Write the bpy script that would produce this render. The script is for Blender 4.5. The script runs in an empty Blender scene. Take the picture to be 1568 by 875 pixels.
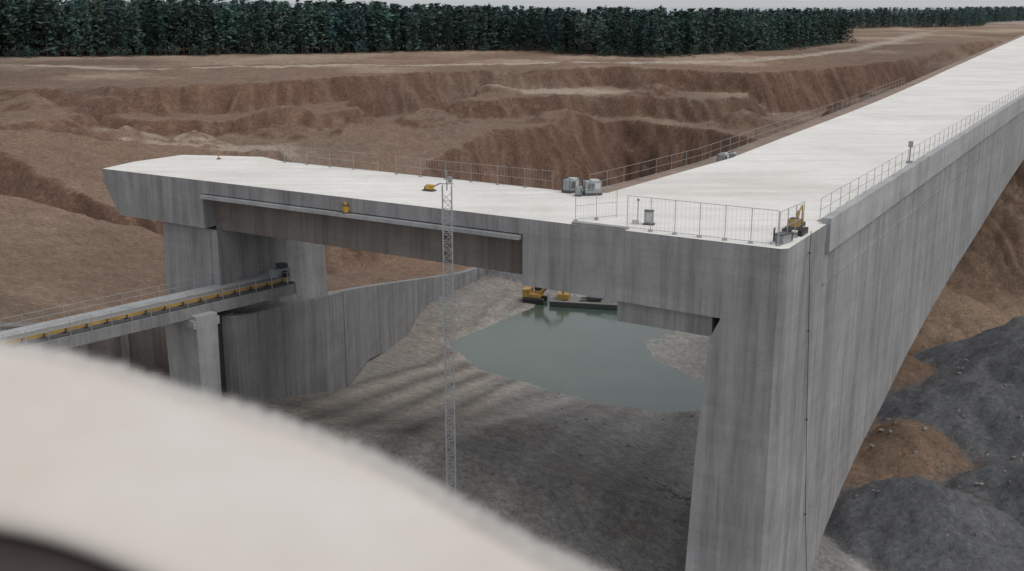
import bpy, bmesh, math, random
import numpy as np
from mathutils import Vector, Matrix
random.seed(7); rng=np.random.default_rng(11)
scene=bpy.context.scene
COL=scene.collection
# ------------------------------------------------------------------ helpers
def link(o,parent=None):
    COL.objects.link(o)
    if parent: o.parent=parent
    return o
def empty(name):
    e=bpy.data.objects.new(name,None); e.empty_display_size=0.5; return link(e)
def mesh_obj(name,verts,faces,mats,parent=None,idx=None,smooth=False):
    me=bpy.data.meshes.new(name); me.from_pydata([tuple(v) for v in verts],[],faces)
    if not isinstance(mats,(list,tuple)): mats=[mats]
    for m in mats: me.materials.append(m)
    if idx is not None:
        for p,i in zip(me.polygons,idx): p.material_index=i
    if smooth:
        for p in me.polygons: p.use_smooth=True
    me.update()
    return link(bpy.data.objects.new(name,me),parent)
class MB:
    """small mesh builder"""
    def __init__(s): s.v=[];s.f=[];s.m=[]
    def add(s,vs,fs,mi=0):
        n=len(s.v); s.v+= [tuple(v) for v in vs]; s.f+=[tuple(i+n for i in f) for f in fs]; s.m+=[mi]*len(fs)
    def box(s,c,size,mi=0,rot=None,taper=1.0):
        x,y,z=[k/2 for k in size]
        vs=[Vector((-x,-y,-z)),Vector((x,-y,-z)),Vector((x,y,-z)),Vector((-x,y,-z)),
            Vector((-x*taper,-y*taper,z)),Vector((x*taper,-y*taper,z)),Vector((x*taper,y*taper,z)),Vector((-x*taper,y*taper,z))]
        if rot: vs=[rot@v for v in vs]
        c=Vector(c); vs=[v+c for v in vs]
        s.add(vs,[(0,3,2,1),(4,5,6,7),(0,1,5,4),(1,2,6,5),(2,3,7,6),(3,0,4,7)],mi)
    def bar(s,p,q,w,mi=0,n=4):
        p=Vector(p);q=Vector(q);d=(q-p)
        if d.length<1e-6: return
        d.normalize(); up=Vector((0,0,1)) if abs(d.z)<.95 else Vector((1,0,0))
        a=d.cross(up).normalized(); b=d.cross(a).normalized()
        vs=[]
        for e in (p,q):
            for i in range(n):
                t=2*math.pi*(i+.5)/n; vs.append(e+(a*math.cos(t)+b*math.sin(t))*w*.707)
        fs=[(i,(i+1)%n,n+(i+1)%n,n+i) for i in range(n)]+[tuple(range(n))[::-1],tuple(range(n,2*n))]
        s.add(vs,fs,mi)
    def obj(s,name,mats,parent=None,bevel=0,smooth=False):
        o=mesh_obj(name,s.v,s.f,mats,parent,s.m,smooth)
        bm=bmesh.new(); bm.from_mesh(o.data); bmesh.ops.recalc_face_normals(bm,faces=bm.faces); bm.to_mesh(o.data); bm.free()
        if bevel:
            b=o.modifiers.new('bevel','BEVEL'); b.width=bevel; b.segments=2; b.limit_method='ANGLE'
        return o
# ------------------------------------------------------------------ materials
def nt(name):
    m=bpy.data.materials.new(name); m.use_nodes=True; t=m.node_tree
    return m,t,t.nodes['Principled BSDF']
def N(t,ty,**k):
    n=t.nodes.new(ty)
    for a,b in k.items(): setattr(n,a,b)
    return n
def noise(t,vec,scale,detail=5,rough=.6,dist=0):
    n=N(t,'ShaderNodeTexNoise'); n.inputs['Scale'].default_value=scale; n.inputs['Detail'].default_value=detail
    n.inputs['Roughness'].default_value=rough; n.inputs['Distortion'].default_value=dist
    t.links.new(vec,n.inputs['Vector']); return n.outputs['Fac']
def mapping(t,vec,scale=(1,1,1),rot=(0,0,0)):
    m=N(t,'ShaderNodeMapping'); m.inputs['Scale'].default_value=scale; m.inputs['Rotation'].default_value=rot
    t.links.new(vec,m.inputs['Vector']); return m.outputs['Vector']
def ramp(t,fac,stops):
    r=N(t,'ShaderNodeValToRGB'); cr=r.color_ramp
    while len(cr.elements)<len(stops): cr.elements.new(.5)
    for e,(p,c) in zip(cr.elements,stops):
        e.position=p; e.color=(c,c,c,1) if isinstance(c,(int,float)) else (*c,1)
    t.links.new(fac,r.inputs['Fac']); return r.outputs['Color']
def mult(t,a,b,fac=1,mode='MULTIPLY'):
    m=N(t,'ShaderNodeMix',data_type='RGBA',blend_type=mode); m.inputs['Factor'].default_value=fac
    for s,i in ((a,6),(b,7)):
        if hasattr(s,'is_linked'): t.links.new(s,m.inputs[i])
        else: m.inputs[i].default_value=(*s,1)
    return m.outputs[2]
def bump(t,h,bs,strength=.3,dist=.05,prev=None):
    b=N(t,'ShaderNodeBump'); b.inputs['Strength'].default_value=strength; b.inputs['Distance'].default_value=dist
    t.links.new(h,b.inputs['Height'])
    if prev is not None: t.links.new(prev,b.inputs['Normal'])
    t.links.new(b.outputs['Normal'],bs.inputs['Normal']); return b.outputs['Normal']
def objco(t): return N(t,'ShaderNodeTexCoord').outputs['Object']
def geopos(t): return N(t,'ShaderNodeNewGeometry').outputs['Position']

def concrete(name,col,streak=.30,lines=True):
    m,t,b=nt(name); P=geopos(t)
    big=ramp(t,noise(t,P,.13,5,.65,.5),[(.3,.84),(.7,1.10)])
    blot=ramp(t,noise(t,P,.6,5,.7,.3),[(.3,.90),(.65,1.05)])
    st=ramp(t,noise(t,mapping(t,P,(1,1,.07)),.75,5,.70,.2),[(.34,1-streak),(.56,1.05)])
    st2=ramp(t,noise(t,mapping(t,P,(1,1,.04)),3.0,3,.7),[(.32,1-streak*.6),(.5,1.02)])
    hz=ramp(t,noise(t,mapping(t,P,(.05,.05,1)),.8,4,.65),[(.32,.91),(.66,1.06)])
    fine=ramp(t,noise(t,P,6,5,.8),[(.3,.87),(.7,1.09)])
    c=mult(t,col,big)
    for k in (blot,st,st2,hz,fine): c=mult(t,c,k)
    stain=ramp(t,noise(t,mapping(t,P,(1,1,.035),(0,0,.4)),.33,4,.75),[(.56,0.0),(.68,1.0)])
    mx=N(t,'ShaderNodeMix',data_type='RGBA',blend_type='MIX'); f_=N(t,'ShaderNodeMath',operation='MULTIPLY'); f_.inputs[1].default_value=.26
    t.links.new(stain,f_.inputs[0]); t.links.new(f_.outputs[0],mx.inputs['Factor']); t.links.new(c,mx.inputs[6]); mx.inputs[7].default_value=(col[0]*.52,col[1]*.49,col[2]*.46,1); c=mx.outputs[2]
    if lines:
        sx=N(t,'ShaderNodeSeparateXYZ'); t.links.new(P,sx.inputs[0])
        md=N(t,'ShaderNodeMath',operation='PINGPONG'); md.inputs[1].default_value=1.25; t.links.new(sx.outputs['Z'],md.inputs[0])
        ln=ramp(t,md.outputs[0],[(.0,.80),(.02,1.0)])
        c=mult(t,c,ln,.15)
    t.links.new(c,b.inputs['Base Color']); b.inputs['Roughness'].default_value=.88
    bump(t,noise(t,P,3,6,.75),b,.25,.05)
    return m
M_conc=concrete('concrete_formwork',(.288,.287,.289))
M_concD=concrete('concrete_dark',(.180,.160,.146),.32)  # darker, browner tone for recessed and underside members
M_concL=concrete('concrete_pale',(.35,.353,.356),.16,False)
M_concW=concrete('concrete_old_grey',(.225,.224,.226),.32)
def m_deck():
    m,t,b=nt('deck_white_screed'); P=geopos(t)
    a=ramp(t,noise(t,P,.07,6,.65,.6),[(.28,(.585,.55,.51)),(.5,(.69,.662,.625)),(.72,(.77,.745,.705))])
    s=ramp(t,noise(t,mapping(t,P,(.12,1,1),(0,0,-1.05)),.7,5,.65),[(.3,.87),(.6,1.03)])
    f=ramp(t,noise(t,P,2.2,6,.75),[(.3,.91),(.6,1.02)])
    c=mult(t,mult(t,a,s),f); t.links.new(c,b.inputs['Base Color']); b.inputs['Roughness'].default_value=.8
    bump(t,noise(t,P,1.2,6,.7),b,.25,.08); return m
M_deck=m_deck()
def plain(name,col,rough=.6,metal=0,var=.25,sc=3):
    m,t,b=nt(name); P=objco(t)
    v=ramp(t,noise(t,P,sc,5,.65),[(.3,1-var),(.7,1+var*.4)])
    t.links.new(mult(t,col,v),b.inputs['Base Color']); b.inputs['Roughness'].default_value=rough; b.inputs['Metallic'].default_value=metal
    return m
M_galv=plain('galvanised_steel',(.36,.37,.38),.5,.3)
M_steelD=plain('dark_steel',(.07,.07,.075),.5,.2)
M_yel=plain('yellow_paint',(.58,.33,.04),.45,0,.4)
M_ylw2=plain('faded_yellow_paint',(.42,.26,.07),.6,0,.5,.6)
M_grey=plain('grey_paint',(.28,.30,.31),.5)
M_rub=plain('black_rubber',(.025,.025,.025),.8)
M_glass=plain('dark_glass',(.02,.025,.03),.1)
M_lgrey=plain('pale_panel',(.5,.5,.49),.6)
M_belt=plain('conveyor_belt',(.2,.19,.175),.8)
M_rock=plain('broken_rock',(.25,.235,.22),.9,0,.4)
M_walk=plain('walkway_dirt',(.25,.182,.142),.95,0,.35,.4)
def m_terrain():
    m,t,b=nt('quarry_earth'); P=geopos(t)
    at=N(t,'ShaderNodeAttribute',attribute_name='Col').outputs['Color']
    a=ramp(t,noise(t,P,.4,6,.75,.4),[(.28,.74),(.5,.98),(.72,1.25)])
    f=ramp(t,noise(t,P,1.9,7,.9),[(.34,.50),(.5,1.0),(.68,1.6)])
    c=mult(t,mult(t,at,a),f); t.links.new(c,b.inputs['Base Color']); b.inputs['Roughness'].default_value=.97
    b.inputs['Specular IOR Level'].default_value=.12
    bump(t,noise(t,P,1.1,8,.82),b,.8,.65); return m
M_ter=m_terrain()
# ------------------------------------------------------------------ frames
Cx,Cy=14.9756,58.4011
U=(.50247,.86459); V=(-.84725,.53120)
def W(a,b,z): return Vector((Cx+a*U[0]+b*V[0],Cy+a*U[1]+b*V[1],z))
def fixn(o):
    bm=bmesh.new(); bm.from_mesh(o.data); bmesh.ops.recalc_face_normals(bm,faces=bm.faces); bm.to_mesh(o.data); bm.free(); return o
def prism_plan(name,outline,z0,z1,mats,parent,topmat=0):
    n=len(outline)
    v=[W(a,b,z0) for a,b in outline]+[W(a,b,z1) for a,b in outline]
    f=[tuple(range(n)),tuple(range(n,2*n))]+[(i,(i+1)%n,n+(i+1)%n,n+i) for i in range(n)]
    return fixn(mesh_obj(name,v,f,mats,parent,[0,topmat]+[0]*n))
def prism_bz(name,prof,a0,a1,mat,parent):
    n=len(prof); v=[W(a0,b,z) for b,z in prof]+[W(a1,b,z) for b,z in prof]
    f=[tuple(range(n)),tuple(range(n,2*n))]+[(i,(i+1)%n,n+(i+1)%n,n+i) for i in range(n)]
    return fixn(mesh_obj(name,v,f,mat,parent))
def prism_az(name,prof,b0,b1,mat,parent):
    n=len(prof); v=[W(a,b0,z) for a,z in prof]+[W(a,b1,z) for a,z in prof]
    f=[tuple(range(n)),tuple(range(n,2*n))]+[(i,(i+1)%n,n+(i+1)%n,n+i) for i in range(n)]
    return fixn(mesh_obj(name,v,f,mat,parent))
def boxl(name,a0,a1,b0,b1,z0,z1,mat,parent):
    return prism_plan(name,[(a0,b0),(a1,b0),(a1,b1),(a0,b1)],z0,z1,mat,parent)
# ------------------------------------------------------------------ concrete bridge
br=empty('concrete_bridge')
far=[(21.7,15.7),(33,14.9),(50,15.4),(80,16.1),(101,16.8),(140,18.6),(179,20.8),(300,27),(520,38)]
outline=[(.35,0),(520,0)]+far[::-1]+[(11.3,16.4),(10.5,17.2),(10.4,19.4),(10.5,25.3),(10.8,35.3),(10.8,46.8),(12.1,50.6),(9.3,57.6),(4.1,57.9),(0,56.9),(0,.35)]
prism_plan('deck_slab',outline,31,32,[M_conc,M_deck],br,1)
boxl('ledge',-.35,1.19,17.02,45.35,30.66,30.92,M_concL,br)
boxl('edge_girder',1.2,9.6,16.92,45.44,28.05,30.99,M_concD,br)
prism_bz('end_block',[(45.46,30.995),(45.46,28.3),(55.3,28.35),(56.9,30.995)],0.0,9.6,M_conc,br)
o=prism_bz('corner_pier',[(0,-2),(0,30.995),(16.9,30.995),(16.9,27.72),(3.6,27.55),(4.25,26.2),(4.8,18.6),(5.1,11),(5.6,-2)],0,3,M_conc,br)
bm=bmesh.new(); bm.from_mesh(o.data); c0=W(0,0,0)
es=[e for e in bm.edges if all((Vector((v.co.x,v.co.y))-Vector((c0.x,c0.y))).length<.01 for v in e.verts)]
bmesh.ops.bevel(bm,geom=es,offset=.35,segments=1,affect='EDGES'); bm.to_mesh(o.data); bm.free()
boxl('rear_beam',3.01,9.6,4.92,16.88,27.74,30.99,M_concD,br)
boxl('haunch_beam',.7,8.6,4.35,10.5,26.15,27.5,M_conc,br)
arch=[(3.01,-2),(3.01,30.995),(520,30.995),(520,26.8),(300,26.3),(180,24.2),(125.5,22.0),(100,20.4),(81.6,18.8),(64,17.5),(49.3,16.0),(39,14.6),(30.7,13.0),(24,12.0),(18.5,10.7),(14,9.2),(10.6,7.4),(7.6,4.2),(4.5,-2)]
prism_az('arch_wall',arch,0,4.9,M_conc,br)
arch2=[(45,15.5),(45,30.99),(520,30.99),(520,26.8),(300,26.3),(180,24.2),(125.5,22.0),(81.6,18.8),(64,17.5)]
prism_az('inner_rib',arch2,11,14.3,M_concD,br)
prism_az('parapet_band',[(8.3,30.25),(8.3,32.35),(520,32.35),(520,30.25)],-.25,.32,M_concL,br)
prism_az('string_course',[(8.3,28.15),(8.3,28.3),(520,28.3),(520,28.15)],-.06,-.004,M_conc,br)
mb=MB()
def pierbox(mb,a0,a1,b0,b1,z0,z1,fl=0.0,mi=0):
    q=[W(a0-fl,b0-fl,z0),W(a1+fl,b0-fl,z0),W(a1+fl,b1+fl,z0),W(a0-fl,b1+fl,z0),W(a0,b0,z1),W(a1,b0,z1),W(a1,b1,z1),W(a0,b1,z1)]
    mb.add(q,[(0,3,2,1),(4,5,6,7),(0,1,5,4),(1,2,6,5),(2,3,7,6),(3,0,4,7)],mi)
pierbox(mb,.9,13.4,45.1,51.2,8,28.04,.35)
mb.obj('left_pier',[M_conc],br)
boxl('pier_rib',.72,.95,44.95,45.5,14,28.04,M_conc,br)
boxl('deck_kerb',.02,.5,9.8,13.4,32.004,32.14,M_conc,br)
off=[(a,b+.02) for a,b in far]; off2=[(a,b+3.0) for a,b in far][::-1]
prism_plan('service_track',[(12.2,16.7)]+off+off2+[(13,20)],30.6,31.4,[M_walk],br)
# ------------------------------------------------------------------ terrain
def vnoise(x,y,seed=0):
    xi=np.floor(x).astype(np.int64); yi=np.floor(y).astype(np.int64); xf=x-xi; yf=y-yi
    def h(a,b):
        n=(a*374761393+b*668265263+seed*974711)&0xffffffff
        n=((n^(n>>13))*1274126177)&0xffffffff
        return ((n^(n>>16))&0xffff)/65535.
    u=xf*xf*(3-2*xf); v=yf*yf*(3-2*yf)
    return (h(xi,yi)*(1-u)+h(xi+1,yi)*u)*(1-v)+(h(xi,yi+1)*(1-u)+h(xi+1,yi+1)*u)*v
def fbm(x,y,sc,oct=5,seed=0,g=.5):
    s=0;a=1;tot=0
    for i in range(oct):
        s=s+a*(vnoise(x*sc,y*sc,seed+i*17)-.5)*2; tot+=a; a*=g; sc*=2.03
    return s/tot
def ridged(x,y,sc,oct=4,seed=0):
    s=0;a=1;tot=0
    for i in range(oct):
        s=s+a*(1-np.abs(vnoise(x*sc,y*sc,seed+i*31)*2-1)); tot+=a; a*=.55; sc*=2.1
    return s/tot
def sdpoly(x,y,poly):
    d=np.full(x.shape,1e18); inside=np.zeros(x.shape,bool); n=len(poly)
    for i in range(n):
        x0,y0=poly[i];x1,y1=poly[(i+1)%n]
        ex,ey=x1-x0,y1-y0; t=np.clip(((x-x0)*ex+(y-y0)*ey)/(ex*ex+ey*ey),0,1)
        d=np.minimum(d,(x-x0-t*ex)**2+(y-y0-t*ey)**2)
        c=((y0>y)!=(y1>y)); c&= x<(x1-x0)*(y-y0)/((y1-y0) if y1!=y0 else 1e-9)+x0
        inside^=c
    d=np.sqrt(d); return np.where(inside,-d,d)
def ss(a,b,x): t=np.clip((x-a)/(b-a),0,1); return t*t*(3-2*t)
WALL=[(-21.5,80,18,22),(-16,97,15.3,19.5),(-17,120,10.4,14.0),(-14,150,3.9,7.3),(-8.8,170,.8,3.3),(-4,182,.3,2.0)]
wy=[p[1] for p in WALL]
Wxf=lambda y: np.interp(y,[40]+wy,[-24]+[p[0] for p in WALL])
LAKE=[(-9,144),(3,162),(9,167),(18,167),(22,158),(21,149),(18.2,145),(18.5,137),(22,131),(25,126),(22,118.5),(17,117.5),(10,120.5),(-4,132.5)]
def smax(a,b,k):
    h=np.clip(.5+.5*(a-b)/k,0,1); return b*(1-h)+a*h+k*h*(1-h)
def height(x,y):
    wob=fbm(x,y,.030,6,3,.6)*10
    gul=(ridged(x+.3*y+fbm(x,y,.04,3,8)*8,y*.10,.26,5,9)-.6)*5.2
    floor=.15+fbm(x,y,.06,3,1)*.2
    zt=np.interp(y,wy+[230],[p[3] for p in WALL]+[2]); zr=np.interp(y,[30]+wy+[230],[18]+[p[2] for p in WALL]+[0])
    dx=x-Wxf(y)
    pl=18-.30*(x+21.5)-.215*(y-80)-.55*np.maximum(0,75-y)-.6*np.maximum(0,x-24)-.2
    berm=zr-.42*np.maximum(0,dx-4)
    base=18+(y-82)*.03-np.maximum(0,74-y)*.5
    top=(y>80.7+(-21.5-x)*.5)&((x>-25.3)|(y>100))
    hL=np.where(top,zt-.35+np.maximum(0,-dx-1)*.03,base)
    h=np.where(dx<-.2,hL,smax(np.where(y>84,smax(pl,berm,3.0)-.6,pl),floor,4.0)-.3)
    y2=np.interp(x,[-300,-120,-80,-56,-43,-25,-13,2,26,43,60,90,140,240],[170,175,185,195,205,195,222,233,262,240,205,190,200,260])
    d2=np.maximum(0,y2+wob-y); z2=18.6+fbm(x,y,.03,5,21,.55)*1.8
    h2=z2-.80*np.maximum(0,d2+gul*ss(0,4,d2))
    h=np.maximum(h,h2)
    y1=np.interp(x,[-300,-108,-67,-44,-14,21,46,62,93,124,239,600],[225,232,238,264,290,302,290,284,312,348,530,900])
    d1=np.maximum(0,y1+wob*1.1-y); z1=28+fbm(x,y,.03,5,33)*.9
    h1=z1-.82*np.maximum(0,d1+gul*ss(0,4,d1)); h=np.maximum(h,h1)
    for poly,zz,sd in [([(-130,190),(-95,182),(-78,196),(-84,216),(-120,240),(-180,240),(-180,190)],25.0,61),
                       ([(-74,216),(-50,226),(-34,244),(-38,262),(-70,250),(-92,236)],22.6,62),
                       ([(-12,262),(20,274),(44,262),(60,268),(58,300),(0,300)],23.0,63),
                       ([(-60,172),(-48,180),(-56,190),(-84,186),(-90,172)],23.4,64),
                       ([(66,214),(84,206),(120,224),(140,260),(110,290),(84,262)],24.5,65)]:
        dp=np.maximum(0,sdpoly(x,y,poly)+fbm(x,y,.06,4,sd,.6)*5); h=np.maximum(h,np.where(y>150,zz+fbm(x,y,.05,3,sd+9)*.9-.82*np.maximum(0,dp+gul*.8*ss(0,3,dp)),-9))
    # rising ground beside the far end of the bridge
    h=h+3.0*np.exp(-(((x-215)/70)**2+((y-470)/90)**2))*(.7+.5*fbm(x,y,.03,4,44))
    d3=sdpoly(x,y,[(-39,104),(-60,101),(-120,96),(-300,90),(-300,150),(-90,142),(-62,136),(-52,124)])
    d3=np.maximum(0,d3+wob*.2); z3=28.2+fbm(x,y,.05,4,41)*.8
    h3=z3-.72*np.maximum(0,d3+gul*.6*ss(0,4,d3)); h=np.maximum(h,h3)
    def cone(cx,cy,H,r,seed,am=2.2):
        rr=np.hypot(x-cx,(y-cy))+fbm(x,y,.12,4,seed,.55)*am
        return H-(H+1)*np.sqrt(np.maximum(rr,0)**2/r**2+.006)
    h=np.maximum(h,26-.5*np.maximum(0,135+wob*2-x)+0*y)
    heaps=np.full(x.shape,-99.); hn=fbm(x,y,.15,4,200)*2.5
    for cx,cy,H,r in [(-95,170,4,9),(-84,176,3,8),(-72,206,3.5,9),(-60,208,2.5,7),(-46,226,3,8),(-30,222,2.5,7),(-18,246,3,9),(12,252,3,8),(52,250,3.5,9),(70,240,3,8),(-110,206,4,10),(-66,150,3,8),(-54,146,2.4,6),(36,276,3,8),(-4,276,2.5,8),(-96,222,3,9)]:
        rr=np.hypot(x-cx,y-cy)+hn; heaps=np.maximum(heaps,np.where(rr<r,H*(1-rr/r),-99))
    h=np.where((heaps>0)&(y>140),h+heaps,h)
    piles=np.maximum(cone(68,116,13.5,28,51,5),cone(36,86,6.4,12,52,3.0)); piles=np.maximum(piles,cone(51,93,4.6,12,53,3)); piles=np.maximum(piles,cone(85,96,12,26,54,4)); piles=np.maximum(piles,cone(58,108,7,12,151,3))
    dirt=np.maximum(cone(46,127,5.0,13,55,4),cone(58,150,9,18,56,5)); dirt=np.maximum(dirt,cone(41,106,3.4,8,58,3)); dirt=np.maximum(dirt,cone(50,140,5,9,59,3)); h=np.maximum(h,dirt)
    gp=ss(-.9,.6,piles-h+fbm(x,y,.15,5,59,.6)*1.2); h=np.maximum(h,piles); h=h+gp*fbm(x,y,.7,4,152,.8)*.55
    hp=np.maximum(cone(-1,186,6,11,57),cone(12,192,5,12,58)); g2=hp>h; h=np.maximum(h,hp)
    fl=(dx>0)&(x<31)&(y<180)
    h=h+fbm(x,y,.25,6,71,.62)*np.where(fl,.08,.65)*ss(20,60,np.hypot(x,y))
    dl=sdpoly(x,y,LAKE)+fbm(x,y,.3,4,77)*.45
    h=np.minimum(h,np.maximum(-1.5,-.15+np.where(x>12,.42,.30)*dl))
    return h,np.maximum(gp,g2*.9),dl,dx
def lines(lo,hi,step,growlo,growhi,r):
    a=list(np.arange(lo,hi,step)); s=step; v=a[-1]
    while v<growhi: s*=r; v+=s; a.append(v)
    s=step; v=lo; b=[]
    while v>growlo: s*=r; v-=s; b.append(v)
    return np.array(b[::-1]+a)
xs=lines(-60,84,.45,-4500,4500,1.035)
e=[];v=331.;s=1.2
while v<6000: e.append(v); v+=s; s*=1.08
ys=np.concatenate([np.arange(-60,55,4.),np.arange(55,212,.5),np.arange(212,331,.8),e])
X,Y=np.meshgrid(xs,ys); Z,GR,DL,DX=height(X,Y)
qq=(X*.963-Y*.27)+fbm(X,Y,.02,2,65)*2.0; ql=(X*.27+Y*.963)
st=np.clip(fbm(qq,ql*.02,.42,2,64,.7)*1.9,-1,1)
fl=(1-ss(15,18,Z))*ss(60,75,Y)*(1-ss(-1,10,Y-128-X*-.5))*ss(9,15,DX)*(X<30)
Z=Z+st*fl*.05
pf=np.polyfit([80,110,140,168],[-19.5,-14.5,-9.8,-2.5],2); TX=X-np.polyval(pf,Y)
rut=np.zeros(Z.shape); rid=np.zeros(Z.shape)
for o_ in (1.4,4.8,8.2,12.0): rut=np.maximum(rut,np.exp(-((TX-o_)/.50)**2)); rid=np.maximum(rid,np.exp(-((TX-o_-1.6)/.62)**2))
tw=(Y>76)*(1-ss(164,174,Y))*ss(0,1,DX)*(.55+.45*np.clip(fbm(X,Y,.09,4,61)*2+.6,0,1)); rut*=tw; rid*=tw
nx,ny=len(xs),len(ys)
co=np.stack([X,Y,Z],-1).reshape(-1,3).astype(np.float32)
i=np.arange(nx*ny).reshape(ny,nx)
q=np.stack([i[:-1,:-1],i[:-1,1:],i[1:,1:],i[1:,:-1]],-1).reshape(-1,4)
me=bpy.data.meshes.new('quarry_ground'); me.vertices.add(len(co)); me.vertices.foreach_set('co',co.ravel())
me.loops.add(q.size); me.loops.foreach_set('vertex_index',q.ravel().astype(np.int32))
me.polygons.add(len(q)); me.polygons.foreach_set('loop_start',np.arange(0,q.size,4,dtype=np.int32)); me.polygons.foreach_set('loop_total',np.full(len(q),4,np.int32))
me.update(calc_edges=True)
gy=np.gradient(Z,axis=0)/np.gradient(Y,axis=0); gx=np.gradient(Z,axis=1)/np.gradient(X,axis=1); sl=np.hypot(gx,gy)
def mixc(c,col,m): return c*(1-m[...,None])+np.array(col)*m[...,None]
def dpoly(pts):
    d=np.full(X.shape,1e9)
    for (x0,y0),(x1,y1) in zip(pts[:-1],pts[1:]):
        ex,ey=x1-x0,y1-y0; t=np.clip(((X-x0)*ex+(Y-y0)*ey)/(ex*ex+ey*ey),0,1); d=np.minimum(d,np.hypot(X-x0-t*ex,Y-y0-t*ey))
    return d
c=np.zeros(Z.shape+(3,))+np.array((.212,.146,.108))
up=ss(10,17,Z)
sandy=np.clip(fbm(X,Y,.03,6,95)*2.4+.1,0,1)*up*(1-ss(.2,.45,sl))
c=mixc(c,(.35,.262,.196),sandy)
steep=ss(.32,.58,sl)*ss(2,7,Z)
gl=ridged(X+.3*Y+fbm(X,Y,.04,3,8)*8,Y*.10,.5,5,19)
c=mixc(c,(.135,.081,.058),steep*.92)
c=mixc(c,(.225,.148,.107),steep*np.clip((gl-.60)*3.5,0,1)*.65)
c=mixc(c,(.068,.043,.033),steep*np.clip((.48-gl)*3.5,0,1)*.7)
tone=fbm(X,Y,.015,4,97); c=c*(1+.34*tone[...,None]*np.array([1.,.92,.85]))
gm=np.clip(fbm(X,Y,.045,5,99)*2-.45,0,1); c=mixc(c,(.13,.12,.112),gm*.45*ss(3,12,Z)*(1-steep*.6))
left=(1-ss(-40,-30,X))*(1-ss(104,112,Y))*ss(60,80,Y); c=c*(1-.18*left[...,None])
rn=fbm(X,Y,.08,4,130)*3
c=mixc(c,(.46,.395,.33),(1-ss(2.5,4.5,dpoly([(-180,330),(-100,300),(-40,318),(30,330),(75,345),(115,395),(180,520),(260,700)])+rn*.5))*.7)
c=mixc(c,(.46,.385,.31),(1-ss(.6,1.2,np.hypot((X-8)/26,(Y-284)/10)+rn*.09))*.7*(1-steep*.7))
c=mixc(c,(.44,.36,.29),(1-ss(.6,1.2,np.hypot((X+56)/22,(Y-203)/7)+rn*.09))*.65*(1-steep*.7))
pit=ss(-.6,0,DX)*(X<31)*(1-ss(172,182,Y))
c=mixc(c,(.362,.345,.328),pit)
brn=np.clip(fbm(X,Y,.05,5,90)*1.6,0,1); c=mixc(c,(.385,.335,.29),pit*brn*.6)
dbank=ss(0,12,Y-112+X*.9)*(X<4)*ss(9,14,DX); c=mixc(c,(.29,.283,.276),pit*dbank*.5)
drk=np.clip(fbm(X,Y,.10,6,92,.6)*2.0-.3,0,1); c=mixc(c,(.28,.272,.265),pit*drk*.4)
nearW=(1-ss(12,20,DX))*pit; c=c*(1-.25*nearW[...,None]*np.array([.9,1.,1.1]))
c=mixc(c,(.165,.145,.128),rut*.8); c=mixc(c,(.42,.365,.31),rid*.8)
rb=ss(28,34,X)*(1-ss(185,215,Y))
c=mixc(c,(.215,.148,.106),rb*.85)
c=mixc(c,(.34,.25,.18),rb*np.clip(fbm(X,Y,.07,5,93)*2.2,0,1)*.6)
c=mixc(c,(.150,.153,.158),GR)
c=c*(1+(st*.22*fl)[...,None])
c=mixc(c,(.40,.37,.33),(1-ss(.2,1.6,np.abs(DL)))*.5*(X>-20))
c=mixc(c,(.46,.435,.40),(1-ss(6,10,DL))*(X>15)*(Y>126)*(Y<156)*.95)
c=mixc(c,(.42,.45,.47),ss(900,1500,np.hypot(X,Y)))  # distance haze painted into the far ground colour
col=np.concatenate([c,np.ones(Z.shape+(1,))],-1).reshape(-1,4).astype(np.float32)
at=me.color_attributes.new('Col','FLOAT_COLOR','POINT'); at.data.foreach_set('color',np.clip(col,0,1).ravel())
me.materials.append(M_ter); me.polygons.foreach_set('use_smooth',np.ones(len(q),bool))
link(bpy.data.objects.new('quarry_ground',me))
def gz(x,y): return float(height(np.array([float(x)]),np.array([float(y)]))[0][0])
# pond
m,t,b=nt('pond_water'); P=geopos(t)
t.links.new(ramp(t,noise(t,P,.15,4),[(.3,(.046,.072,.055)),(.7,(.066,.097,.077))]),b.inputs['Base Color']); b.inputs['Roughness'].default_value=.16
bump(t,noise(t,mapping(t,P,(1,.5,1)),2.2,4),b,.15,.03)
lk=[(x+ (x-10)*.25,y+(y-143)*.25) for x,y in LAKE]
mesh_obj('pond',[(x,y,-.2) for x,y in lk],[tuple(range(len(lk)))[::-1]],m)
# retaining wall
mb=MB()
def wallseg(mb,p,qn,w=.6):
    d=Vector((qn[0]-p[0],qn[1]-p[1],0)).normalized(); n=Vector((d.y,-d.x,0))*w
    P0=Vector((p[0],p[1],0));P1=Vector((qn[0],qn[1],0))
    vs=[P0+n+Vector((0,0,p[2]-5)),P1+n+Vector((0,0,qn[2]-5)),P1-n+Vector((0,0,qn[2]-5)),P0-n+Vector((0,0,p[2]-5)),
        P0+n+Vector((0,0,p[3])),P1+n+Vector((0,0,qn[3])),P1-n+Vector((0,0,qn[3])),P0-n+Vector((0,0,p[3]))]
    mb.add(vs,[(0,3,2,1),(4,5,6,7),(0,1,5,4),(2,3,7,6),(1,2,6,5),(3,0,4,7)])
for p,qn in zip(WALL[:-1],WALL[1:]): wallseg(mb,p,qn)
wallseg(mb,(-25.2,82.6,16,21.98),(-21.6,80.8,16,21.98),.5); wallseg(mb,(-25.4,100,16,21.96),(-25.4,82.4,16,21.96),.5)
mb.obj('retaining_wall',[M_concW])
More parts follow.
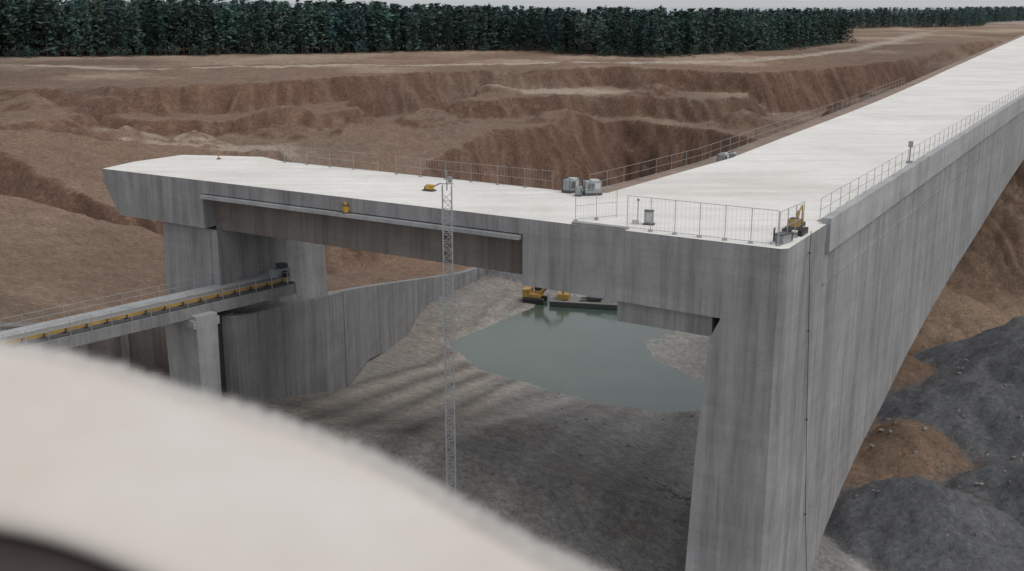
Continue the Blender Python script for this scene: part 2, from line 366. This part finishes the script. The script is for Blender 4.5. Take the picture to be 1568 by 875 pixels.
# ------------------------------------------------------------------ forest
def tree_template(kind,seed,ntri=200):
    r=np.random.default_rng(seed)
    t=r.random(ntri)**.8
    if kind==0: z=.08+.92*t; rad=(.13+.05*r.random())*(1-t)**.8+.010; rad*=(.68+.32*np.sin(t*(30+20*r.random())+r.random()*6))
    elif kind==1:
        z=.20+.78*t; rad=.20*np.sqrt(np.clip(1-(2*t-.85)**2/1.4,0.02,1))*(.75+.4*r.random(ntri))
    else:
        z=.02+.55*t; rad=.30*np.sqrt(np.clip(1-(1.6*t-.5)**2,0.02,1))
    ang=r.random(ntri)*6.283; rr=rad*np.sqrt(.35+.65*r.random(ntri))*(.85+.3*np.sin(ang*3+t*9))
    ctr=np.stack([np.cos(ang)*rr,np.sin(ang)*rr,z],-1)
    s=.045+.03*r.random(ntri)
    out=np.stack([np.cos(ang),np.sin(ang),.5*np.ones(ntri)],-1)
    tri=[]
    for k_ in range(3):
        d=r.normal(size=(ntri,3)); d/=np.linalg.norm(d,axis=1,keepdims=True); d[:,2]*=.6
        tri.append(ctr+d*s[:,None]+(out*.02 if k_==0 else 0))
    tri=np.stack(tri,1); shade=.75+.5*r.random(ntri)
    a=np.array([0,2.1,4.2]); tv=[]
    for j in range(3):
        p0=np.array([np.cos(a[j])*.012,np.sin(a[j])*.012,-.02]);p1=np.array([np.cos(a[(j+1)%3])*.012,np.sin(a[(j+1)%3])*.012,-.02]);p2=np.array([0,0,.5])
        tv.append([p0,p1,p2])
    return np.concatenate([tri,np.array(tv)],0),np.concatenate([shade,[-1,-1,-1]])
tmpl=[tree_template([0,0,1,0,1,0,1,0][k],k+1) for k in range(8)]+[tree_template(2,16),tree_template(2,17)]
def forest(name,pos,hts,kinds,mat,base):
    T=[];C=[]; r=np.random.default_rng(5)
    PA=np.array(pos); CL=1+.35*fbm(PA[:,0],PA[:,1],.05,3,12)
    for (x,y,z),h,kd,cl in zip(pos,hts,kinds,CL):
        k=r.integers(0,8) if kd==0 else r.integers(8,10); tri,sh=tmpl[k]; a=r.random()*6.283; ca,sa=math.cos(a),math.sin(a); w=h*(.75+.6*r.random())
        v=np.empty_like(tri); v[...,0]=(tri[...,0]*ca-tri[...,1]*sa)*w+x; v[...,1]=(tri[...,0]*sa+tri[...,1]*ca)*w+y; v[...,2]=tri[...,2]*h+z
        T.append(v.astype(np.float32))
        tint=np.array(base)*cl*(.68+.6*r.random())*np.array([1+.4*(r.random()-.4),1,1+.25*(r.random()-.5)])
        C.append(np.where(sh[:,None]<0,np.array([[.08,.07,.06]]),tint[None]*np.abs(sh)[:,None]))
    T=np.concatenate(T).reshape(-1,3); C=np.concatenate(C); n=len(C)
    me=bpy.data.meshes.new(name); me.vertices.add(n*3); me.vertices.foreach_set('co',T.ravel())
    me.loops.add(n*3); me.loops.foreach_set('vertex_index',np.arange(n*3,dtype=np.int32)); me.polygons.add(n)
    me.polygons.foreach_set('loop_start',np.arange(0,n*3,3,dtype=np.int32)); me.polygons.foreach_set('loop_total',np.full(n,3,np.int32)); me.update(calc_edges=True)
    cc=np.repeat(np.concatenate([C,np.ones((n,1))],1),3,axis=0).astype(np.float32)
    a=me.color_attributes.new('Col','FLOAT_COLOR','POINT'); a.data.foreach_set('color',cc.ravel()); me.materials.append(mat)
    return link(bpy.data.objects.new(name,me))
m,t,b=nt('conifer_foliage'); t.links.new(N(t,'ShaderNodeAttribute',attribute_name='Col').outputs['Color'],b.inputs['Base Color']); b.inputs['Roughness'].default_value=.9; b.inputs['Specular IOR Level'].default_value=.1
M_fol=m
fx=[-260,-169,-92,-30,4,30,45,80,120,140]; fy=[340,360,396,414,420,372,358,392,445,478]
pos=[];hts=[];kd=[]
for row in range(-1,13):
    x=-260.
    while x<142-max(row,0)*.5:
        x+=(2.8 if row>=0 else 4.0)*(.4+1.2*random.random())
        y=np.interp(x,fx,fy)+row*4.2+random.uniform(-2.4,2.4)+fbm(np.array([x]),np.array([0.]),.05,4,8)[0]*6
        H=np.interp(x,[-200,-100,-30,10,60,140],[20.0,18.5,16.9,15.9,15.2,14.2])*(1+.07*fbm(np.array([x]),np.array([float(row*8)]),.06,3,18)[0])
        pos.append((x,y,27.4))
        if row<0: hts.append(random.uniform(3,8)); kd.append(1)
        else: hts.append(H*random.uniform(.74,1.05)); kd.append(0)
forest('conifer_forest',pos,hts,kd,M_fol,(.058,.096,.085))  # blue-green base colour has a little distance haze mixed in
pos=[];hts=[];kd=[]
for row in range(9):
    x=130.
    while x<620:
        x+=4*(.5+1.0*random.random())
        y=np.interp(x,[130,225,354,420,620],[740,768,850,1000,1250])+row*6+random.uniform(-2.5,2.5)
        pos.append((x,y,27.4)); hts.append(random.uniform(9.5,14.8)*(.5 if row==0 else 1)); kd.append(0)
forest('distant_forest',pos,hts,kd,M_fol,(.085,.128,.122))  # paler base: stronger distance haze put into the foliage colour
# ------------------------------------------------------------------ fences
def fence(pts,h=2.0,step=2.4,mesh=True,w=.035,rails=(1.0,.5,.06)):
    mb=MB()
    for p,q in zip(pts[:-1],pts[1:]):
        p=Vector(p);q=Vector(q); L=(q-p).length; n=max(1,round(L/step))
        for i_ in range(n+1):
            r=p.lerp(q,i_/n); mb.bar(r,r+Vector((0,0,h)),w)
            if i_<n: mb.box(r+Vector((0,0,.04)),(.25,.25,.08))
        for k_ in rails: mb.bar(p+Vector((0,0,h*k_)),q+Vector((0,0,h*k_)),w*.7)
        if mesh:
            m_=max(1,int(L/.25))
            for i_ in range(m_):
                r=p.lerp(q,(i_+.5)/m_); mb.bar(r+Vector((0,0,.06)),r+Vector((0,0,h)),.007)
    return mb.obj('safety_fence',[M_galv])
fence([W(.5,9.9,32),W(.5,.7,32)],2.0,1.55,True,.036,(1.0,.06))
fence([W(.7,.7,32),W(4.6,.45,32)],1.9,1.5)
fence([W(.5,13.4,32.1),W(3.5,12.0,32)],1.9,1.5)
fence([W(9,.62,32),W(60,.62,32)],1.4,2.4,False,.032)
fence([W(60,.62,32),W(200,.62,32)],1.4,3,False,.035)
fence([W(10.5,46.5,32),W(10.5,36.5,32)],1.4,2.4,False,.03)
fence([W(10.3,34.5,32),W(10.1,20.2,32)],1.4,2.4,True,.03)
fence([W(a,b+2.8,31.4) for a,b in [(14,16.4)]+far[:6]],1.3,3,False,.035)
# ------------------------------------------------------------------ lattice mast
mx,my=-3.95,66.; mz=gz(mx,my)
e=empty('lattice_mast'); mb=MB(); wd=.28; top=34.3
cs=[(mx-wd,my-wd),(mx+wd,my-wd),(mx+wd,my+wd),(mx-wd,my+wd)]
for x,y in cs: mb.bar((x,y,mz-.2),(x,y,top),.055)
z=mz; s=.5; k=0
while z<top-s:
    for j in range(4):
        p=cs[j];q_=cs[(j+1)%4]
        mb.bar((*p,z),(*q_,z),.028)
        a_,b_=(p,q_) if k%2 else (q_,p); mb.bar((*a_,z),(*b_,z+s),.028)
    z+=s;k+=1
mb.obj('lattice',[M_galv],e)
mb=MB(); mb.bar((mx,my,top-.3),(mx,my,top+.9),.07); mb.bar((mx-.4,my,top+.1),(mx+.4,my,top+.1),.05); mb.box((mx+.2,my,top+.35),(.25,.2,.35)); mb.box((mx,my,mz+.1),(1.6,1.6,.5)); mb.box((mx-.45,my-.3,27.2),(.25,.2,.3)); mb.obj('mast_head_and_base',[M_grey],e)
# ------------------------------------------------------------------ conveyor bridge
e=empty('conveyor_bridge'); A=Vector((-47,54,23.4)); B=Vector((-18.7,86,23.5)); d=(B-A).normalized(); n=Vector((d.y,-d.x,0)).normalized()
R=Matrix((d,n,Vector((0,0,1)))).transposed(); L=(B-A).length; mid=(A+B)/2
mb=MB()
mb.box(mid-Vector((0,0,.25)),(L,4.0,.3),0,R)
for s in (-1,1): mb.box(mid+n*s*1.9-Vector((0,0,.52)),(L,.25,.8),0,R)
mb.obj('girder',[M_concW],e)
mb=MB(); mb.box(mid-n*.9+Vector((0,0,.05)),(L,1.5,.25),3,R); mb.box(mid+n*.35+Vector((0,0,.1)),(L,.7,.12),1,R); mb.box(mid+n*1.15+Vector((0,0,.16)),(L,.12,.24),0,R); mb.box(mid+n*1.62+Vector((0,0,-.05)),(L,.5,.08),2,R)
k=0
while k<L:
    p=A+d*k; mb.box(p+n*.35+Vector((0,0,.02)),(.15,1.3,.2),2,R); mb.box(p+n*1.15+Vector((0,0,.0)),(.12,.2,.5),2,R); k+=1.5
mb.obj('belt',[M_ylw2,M_belt,M_steelD,M_concL],e)
mb=MB()
for s in (-1,1):
    k=0
    while k<=L:
        p=A+d*k+n*s*1.9; mb.bar(p-Vector((0,0,.1)),p+Vector((0,0,.95)),.035); k+=1.5
    for hh in (.5,.95): mb.bar(A+n*s*1.9+Vector((0,0,hh)),B+n*s*1.9+Vector((0,0,hh)),.03)
mb.obj('handrail',[M_galv],e)
mb=MB()
mb.box((-24.1,79.1,14.9),(1.6,3.9,15.8),0,R,1.12); mb.box((-24.1,79.1,22.2),(2.2,4.3,.6),0,R); mb.obj('support_pier',[M_concL],e)
mb=MB(); pe=B+Vector((0,0,.45)); mb.box(pe,(1.4,1.0,.8),0,R); mb.box(pe+d*.2+Vector((0,0,.55)),(.7,.7,.4),1,R); mb.bar(pe-n*.8,pe+n*.8,.4,2,12); mb.bar(pe+n*1.2-Vector((0,0,.6)),pe+n*1.2+Vector((0,0,1.0)),.06,0); mb.obj('drive_unit',[M_grey,M_steelD,M_rub],e,.03)
mb=MB(); RZ=Matrix.Rotation(.12,3,'Z'); mb.box((-36.5,86.5,15.6),(19,1.2,8.0),0,RZ)
for k in range(6): mb.box((-44.5+k*3.2,84.9+k*.38,15.6),(.6,1.6,7.6),0,RZ)
mb.obj('abutment_wall',[M_concD])
# ------------------------------------------------------------------ small machines
def place(o,loc,rz=0): o.location=loc; o.rotation_euler=(0,0,rz); return o
def generator(loc,rz,s=1.):
    mb=MB(); mb.box((0,0,.12),(1.5,.95,.16),1); mb.box((0,0,.68),(1.35,.85,.95),0); mb.box((.2,0,1.2),(.7,.7,.12),2)
    for i_ in range(5): mb.box((-.45+i_*.12,-.435,.7),(.05,.03,.6),1)
    mb.box((.35,-.435,.75),(.45,.03,.5),2); mb.bar((.5,.2,1.1),(.5,.2,1.5),.09,1,8); mb.bar((-.7,-.4,.2),(-.7,-.4,1.35),.05,1); mb.bar((-.7,.4,.2),(-.7,.4,1.35),.05,1); mb.bar((-.7,-.4,1.35),(-.7,.4,1.35),.05,1)
    o=mb.obj('generator_unit',[M_grey,M_steelD,M_lgrey],None,.02); o.scale=(s,)*3; return place(o,loc,rz)
generator(W(10.2,18.8,32),.9,.8); generator(W(10.0,17.0,32),.2,.86); generator(W(9.2,17.6,32),1.2,.5); generator(W(33,15.6,31.4),1.0,.8); generator(W(35.5,15.6,31.4),1.0,.6)
def cabinet(loc,rz,s=1.):
    mb=MB(); mb.box((0,0,.06),(.9,.7,.12),1); mb.box((0,0,.62),(.7,.5,1.0),0); mb.box((.05,-.26,.65),(.5,.02,.75),2); mb.box((0,0,1.15),(.78,.58,.06),1); mb.bar((-.9,-.1,0),(-.9,-.1,2.1),.05,1); mb.box((-.9,-.1,2.0),(.2,.14,.18),0); mb.box((-1.1,0,.15),(.5,.4,.3),2)
    o=mb.obj('control_cabinet',[M_grey,M_steelD,M_lgrey],None,.015); o.scale=(s,)*3; return place(o,loc,rz)
cabinet(W(2.4,9.3,32),-.3,.75)
cabinet(W(1.4,.9,32),.6,.45)
mb=MB()
for s in (-1,1):
    mb.box((0,s*.55,.2),(1.6,.3,.4),2)
    for i_ in range(5): mb.bar((-.6+i_*.3,s*.39,.17),(-.6+i_*.3,s*.72,.17),.2,1,8)
mb.box((0,0,.5),(1.2,.8,.25),1); mb.box((-.35,0,.85),(.7,.75,.5),0); mb.box((-.35,0,1.13),(.4,.5,.1),1)
mb.bar((.2,0,.6),(.75,0,1.4),.14,0); mb.bar((.75,0,1.4),(1.5,0,1.75),.11,0); mb.bar((1.5,0,1.75),(1.75,0,.5),.08,1); mb.bar((.3,.15,.7),(1.0,.15,1.45),.06,1)
mb.bar((.45,-.3,.4),(.45,-.3,1.7),.08,0); mb.box((1.75,0,.4),(.3,.4,.3),1)
o=mb.obj('drilling_rig',[M_ylw2,M_steelD,M_rub],None,.015); o.scale=(.85,)*3; place(o,W(4.4,.85,32),1.05)
mb=MB(); mb.box((0,0,.25),(.9,.6,.5),0); mb.box((.7,.1,.18),(.4,.5,.36),1); mb.box((0,0,.53),(.95,.65,.05),1); mb.bar((-.6,.2,0),(-.6,.2,.9),.07,1); o=mb.obj('tool_crate',[M_grey,M_steelD],None,.015); place(o,W(1.6,.75,32),.8)
mb=MB(); mb.box((0,0,.05),(.5,.5,.1),1); mb.bar((0,0,.1),(0,0,.62),.36,0,10); mb.bar((0,0,.62),(0,0,.7),.42,1,10); mb.bar((0,0,.7),(0,0,.92),.22,0,10); mb.box((.25,0,.4),(.12,.3,.2),0)
o=place(mb.obj('warning_beacon',[M_yel,M_steelD],None,.01),W(-.1,31.2,30.92),0); o.scale=(.85,)*3
mb=MB(); mb.box((0,0,.06),(.9,.5,.1),1); mb.box((-.05,0,.3),(.5,.4,.32),0); mb.box((.25,0,.22),(.2,.3,.2),1); mb.bar((-.3,.2,.3),(-.9,.2,.6),.04,1); mb.bar((-.3,-.2,.3),(-.9,-.2,.6),.04,1); mb.bar((-.9,-.2,.6),(-.9,.2,.6),.04,1)
place(mb.obj('plate_compactor',[M_yel,M_steelD],None,.01),W(5.3,27.8,32.0),2.6)
mb=MB(); mb.bar((0,0,0),(0,0,.6),.06,0,8); mb.box((0,0,.04),(.3,.3,.08),1); mb.box((0,0,.55),(.16,.12,.14),0); place(mb.obj('survey_marker',[M_ylw2,M_steelD]),W(9.0,52.8,32))
mb=MB(); mb.bar((0,0,0),(0,0,1.7),.09,0,8); mb.box((0,0,1.6),(.3,.25,.5),0); mb.box((0,0,.1),(.4,.4,.2),0); place(mb.obj('junction_box_post',[M_grey,M_lgrey]),W(38,.9,32.0))
mb=MB(); pp=[(4.2,-.15,32.3),(4.3,-.12,31),(5.4,-.1,26),(6.4,-.1,20),(7.8,-.1,13),(9.3,-.1,8)]
for p,q_ in zip(pp[:-1],pp[1:]): mb.bar(W(*p),W(*q_),.03,0,6)
for p in pp[1:]: mb.box(W(*p),(.1,.1,.1),0)
mb.obj('hanging_cable',[M_steelD])
e=empty('dredging_barge'); e.location=(11.5,163.6,-.05); e.rotation_euler=(0,0,-.22)
mb=MB(); mb.box((0,0,.3),(11,3.6,.7),3); mb.box((0,-1.82,.35),(11,.12,.5),1); mb.box((-3.6,0,1.1),(1.8,1.8,.9),2)
mb.bar((-1,.8,.7),(4.6,.8,1.6),.18,1); mb.bar((-1,-.8,.7),(4.6,-.8,1.6),.18,1); mb.bar((4.6,-.8,1.6),(4.6,.8,1.6),.18,1); mb.box((1.2,0,1.0),(2.2,1.4,.6),1); mb.bar((4.6,0,1.6),(5.9,0,-.4),.14,1)
for i_ in range(5): mb.bar((-4+i_*1.9,1.7,.6),(-4+i_*1.9,1.7,1.6),.06,1)
mb.bar((-4,1.7,1.6),(3.6,1.7,1.6),.05,1)
mb.obj('pontoon',[M_steelD,M_steelD,M_ylw2,M_belt],e,.03)
def excavator(loc,rz,s=1.):
    mb=MB()
    for k_ in (-1,1):
        mb.box((0,k_*1.0,.42),(3.4,.5,.8),1)
        for i_ in range(6): mb.bar((-1.35+i_*.54,k_*.74,.38),(-1.35+i_*.54,k_*1.28,.38),.5,2,10)
    mb.box((-.3,0,1.15),(2.8,2.2,.5),0); mb.box((-1.2,0,1.75),(1.2,2.1,.8),0); mb.box((.45,.6,2.0),(1.2,.9,1.3),0); mb.box((.5,.6,2.15),(1.22,.92,.75),3); mb.box((.45,.6,2.7),(1.3,1.0,.1),0)
    mb.bar((.6,-.3,1.4),(2.6,-.3,3.3),.4,0); mb.bar((2.6,-.3,3.3),(4.4,-.3,2.4),.34,0); mb.bar((4.4,-.3,2.4),(4.9,-.3,.9),.28,0); mb.bar((1.2,-.3,1.5),(2.5,-.3,2.9),.16,2); mb.box((4.8,-.3,.5),(.8,.9,.7),2)
    o=mb.obj('excavator',[M_ylw2,M_steelD,M_rub,M_glass],None,.03); o.scale=(s,)*3; return place(o,loc,rz)
excavator((3.6,165.4,gz(3.6,165.4)+.05),-.3,1.0)
mb=MB(); mb.box((0,0,.75),(4.6,1.8,.55),0); mb.box((-.1,0,1.3),(1.9,1.6,.65),3,None,.85); mb.box((-.1,0,1.64),(1.5,1.3,.06),0); mb.box((-1.6,0,1.05),(1.4,1.55,.1),1); mb.box((2.32,0,.6),(.1,1.7,.25),1)
for i_ in (-1.4,1.4):
    for k_ in (-1,1): mb.bar((i_,k_*.72,.38),(i_,k_*.95,.38),.76,2,14)
o=place(mb.obj('utility_vehicle',[M_steelD,M_steelD,M_rub,M_glass],None,.05),(-29.4,80.6,gz(-29.4,80.6)),1.2); o.scale=(.36,)*3
mb=MB()
for i_ in range(320):
    if i_<50: x,y=random.uniform(2,30),random.uniform(78,125)
    elif i_<130: x,y=random.gauss(15,2.0),random.gauss(80,1.6)
    else: x,y=random.gauss(50,14),random.gauss(98,12)
    s=random.uniform(.08,.32)
    if i_>=130:
        s*=1.2
        if x<30 or x>80: continue
    zz=gz(x,y)
    if zz<-.1: continue
    R_=Matrix.Rotation(random.random()*6,3,'Z')@Matrix.Rotation(random.random()*2,3,'X'); mb.box((x,y,zz+s*.15),(s*1.6,s,s*.8),0,R_,.6)
mb.obj('rubble',[M_rock])
# ------------------------------------------------------------------ fleece covered ledge in the foreground
F=[(-1.35,1.52,44.604),(-1.0,1.47,44.581),(-.700,1.431,44.558),(-.584,1.427,44.536),(-.461,1.374,44.516),(-.320,1.319,44.496),(-.188,1.263,44.471),(-.104,1.207,44.451),(-.025,1.148,44.431),(.047,1.091,44.418),(.138,1.037,44.403),(.21,.93,44.36),(.26,.78,44.32)]
Nn=[(-1.15,1.03,44.555),(-.8,1.02,44.53),(-.513,1.007,44.501),(-.428,.995,44.476),(-.349,.975,44.45),(-.26,.95,44.42),(-.18,.92,44.40),(-.11,.89,44.37),(-.05,.85,44.35),(0.0,.81,44.33),(.05,.77,44.31),(.10,.72,44.30),(.14,.66,44.28)]
F=np.array(F);Nn=np.array(Nn)
def resample(P,n):
    s=np.linspace(0,len(P)-1,n); k=np.arange(len(P)); Q=np.stack([np.interp(s,k,P[:,j]) for j in range(3)],-1)
    for _ in range(40): Q[1:-1]=(Q[:-2]+2*Q[1:-1]+Q[2:])/4
    return Q
nu=140; Fq=resample(F,nu); Nq=resample(Nn,nu); Nq[:,1]+=.03
rows=[]
prof=[(.02,-.03),(.0,-.026),(-.006,-.018),(.0,-.008),(.03,0)]+[(t_,.018*math.sin(math.pi*t_)) for t_ in np.linspace(.08,.94,14)]+[(.98,-.001),(1.0,-.008),(1.015,-.025),(1.02,-.06),(1.01,-.14)]
for t_,dz in prof:
    r=Nq*(1-t_)+Fq*t_; r=r.copy(); r[:,2]+=dz-.004; rows.append(r)
G=np.array(rows); nr=len(prof)
vs=G.reshape(-1,3); fs=[(a*nu+c_,a*nu+c_+1,(a+1)*nu+c_+1,(a+1)*nu+c_) for a in range(nr-1) for c_ in range(nu-1)]
m,t,b=nt('white_fleece'); P=geopos(t)
t.links.new(ramp(t,noise(t,P,4,3),[(.3,(.56,.50,.445)),(.7,(.61,.575,.54))]),b.inputs['Base Color']); b.inputs['Roughness'].default_value=1; b.inputs['Specular IOR Level'].default_value=.05
e=empty('fleece_blanket'); mesh_obj('backing',vs,fs,m,e,None,True)
m2,t,b=nt('fleece_pile'); b.inputs['Base Color'].default_value=(.84,.82,.80,1); b.inputs['Roughness'].default_value=1; b.inputs['Specular IOR Level'].default_value=.05
tl=N(t,'ShaderNodeBsdfTranslucent'); tl.inputs['Color'].default_value=(.84,.82,.80,1); mx_=N(t,'ShaderNodeMixShader'); mx_.inputs[0].default_value=.5
t.links.new(b.outputs[0],mx_.inputs[1]); t.links.new(tl.outputs[0],mx_.inputs[2]); t.links.new(mx_.outputs[0],t.nodes['Material Output'].inputs['Surface'])
nh=36000; fa=np.array(fs); rowid=np.arange(len(fs))//(nu-1); wgt=np.where(rowid>=17,12.,.02)*(rowid>3); wgt=wgt/wgt.sum()
fi=rng.choice(len(fs),nh,p=wgt); q4=vs[fa[fi]]; edge=ss(15,19,rowid[fi].astype(float))[:,None]; u=rng.random((nh,1));w=rng.random((nh,1))
p=(q4[:,0]*(1-u)+q4[:,1]*u)*(1-w)+(q4[:,3]*(1-u)+q4[:,2]*u)*w
nrm=np.cross(q4[:,1]-q4[:,0],q4[:,3]-q4[:,0]); nrm/=np.linalg.norm(nrm,axis=1,keepdims=True)+1e-9
clump=np.stack([fbm(p[:,0]*80,p[:,1]*80+p[:,2]*60,1,2,k_) for k_ in (1,2,3)],-1)
d=nrm+clump*1.0+rng.normal(size=(nh,3))*.35; d/=np.linalg.norm(d,axis=1,keepdims=True)
ln=(.002+.016*edge)*(.3+rng.random((nh,1))); sd=rng.normal(size=(nh,3)); sd-=(sd*d).sum(1,keepdims=True)*d; sd/=np.linalg.norm(sd,axis=1,keepdims=True); sd*=.0005
hv=np.stack([p-sd,p+sd,p+d*ln],1).reshape(-1,3).astype(np.float32)
me=bpy.data.meshes.new('pile'); me.vertices.add(nh*3); me.vertices.foreach_set('co',hv.ravel()); me.loops.add(nh*3); me.loops.foreach_set('vertex_index',np.arange(nh*3,dtype=np.int32)); me.polygons.add(nh)
me.polygons.foreach_set('loop_start',np.arange(0,nh*3,3,dtype=np.int32)); me.polygons.foreach_set('loop_total',np.full(nh,3,np.int32)); me.update(calc_edges=True); me.materials.append(m2)
link(bpy.data.objects.new('pile',me),e)
M_wood=plain('dark_timber',(.035,.025,.022),.6,0,.4,8)
rr=[]
def sec(P): return [Vector((P[0],P[1]+.04,P[2]-.034)),Vector((P[0]-.02,P[1]-.42,P[2]-.055)),Vector((P[0]-.02,P[1]-.42,P[2]-.11)),Vector((P[0],P[1]+.04,P[2]-.11))]
for i_ in range(nu): rr.append(sec(Nq[i_]))
v=[k_ for s_ in rr for k_ in s_]; f=[]
for i_ in range(len(rr)-1):
    for j in range(4): f.append((i_*4+j,i_*4+(j+1)%4,(i_+1)*4+(j+1)%4,(i_+1)*4+j))
mesh_obj('window_sill',v,f,M_wood)
# ------------------------------------------------------------------ light
w=bpy.data.worlds.new('World'); scene.world=w; w.use_nodes=True; t=w.node_tree; bg=t.nodes['Background']
sky=N(t,'ShaderNodeTexSky',sky_type='NISHITA'); sky.sun_disc=False
sd_=Vector((.74,-.32,1.12)).normalized(); el=math.asin(sd_.z); az=math.atan2(sd_.x,sd_.y)
sky.sun_elevation=el; sky.sun_rotation=az; sky.air_density=1.0; sky.dust_density=2.0
hs=N(t,'ShaderNodeHueSaturation'); hs.inputs['Saturation'].default_value=.2
# cloud layer: blend the clear sky towards an even overcast grey
ov=N(t,'ShaderNodeMix',data_type='RGBA',blend_type='MIX'); ov.inputs['Factor'].default_value=.5; ov.inputs[7].default_value=(5.5,5.7,5.9,1)
t.links.new(sky.outputs[0],hs.inputs['Color']); t.links.new(hs.outputs[0],ov.inputs[6]); t.links.new(ov.outputs[2],bg.inputs['Color']); bg.inputs['Strength'].default_value=.143
sl_=bpy.data.lights.new('sun','SUN'); sl_.energy=1.05; sl_.angle=math.radians(40); sl_.color=(1,.965,.92)
so=link(bpy.data.objects.new('sun',sl_)); so.rotation_euler=sd_.to_track_quat('Z','Y').to_euler(); so.location=(40,-20,90)
# ------------------------------------------------------------------ camera
cd=bpy.data.cameras.new('camera'); cd.sensor_width=36; cd.lens=1681/1568*36; cd.clip_start=.05; cd.clip_end=9000
cd.dof.use_dof=True; cd.dof.focus_distance=95; cd.dof.aperture_fstop=2.4
cam=link(bpy.data.objects.new('camera',cd)); cam.location=(0,0,45); cam.rotation_euler=(math.radians(90-14.42),0,0); scene.camera=cam
scene.view_settings.view_transform='Standard'; scene.view_settings.look='None'; scene.view_settings.exposure=0
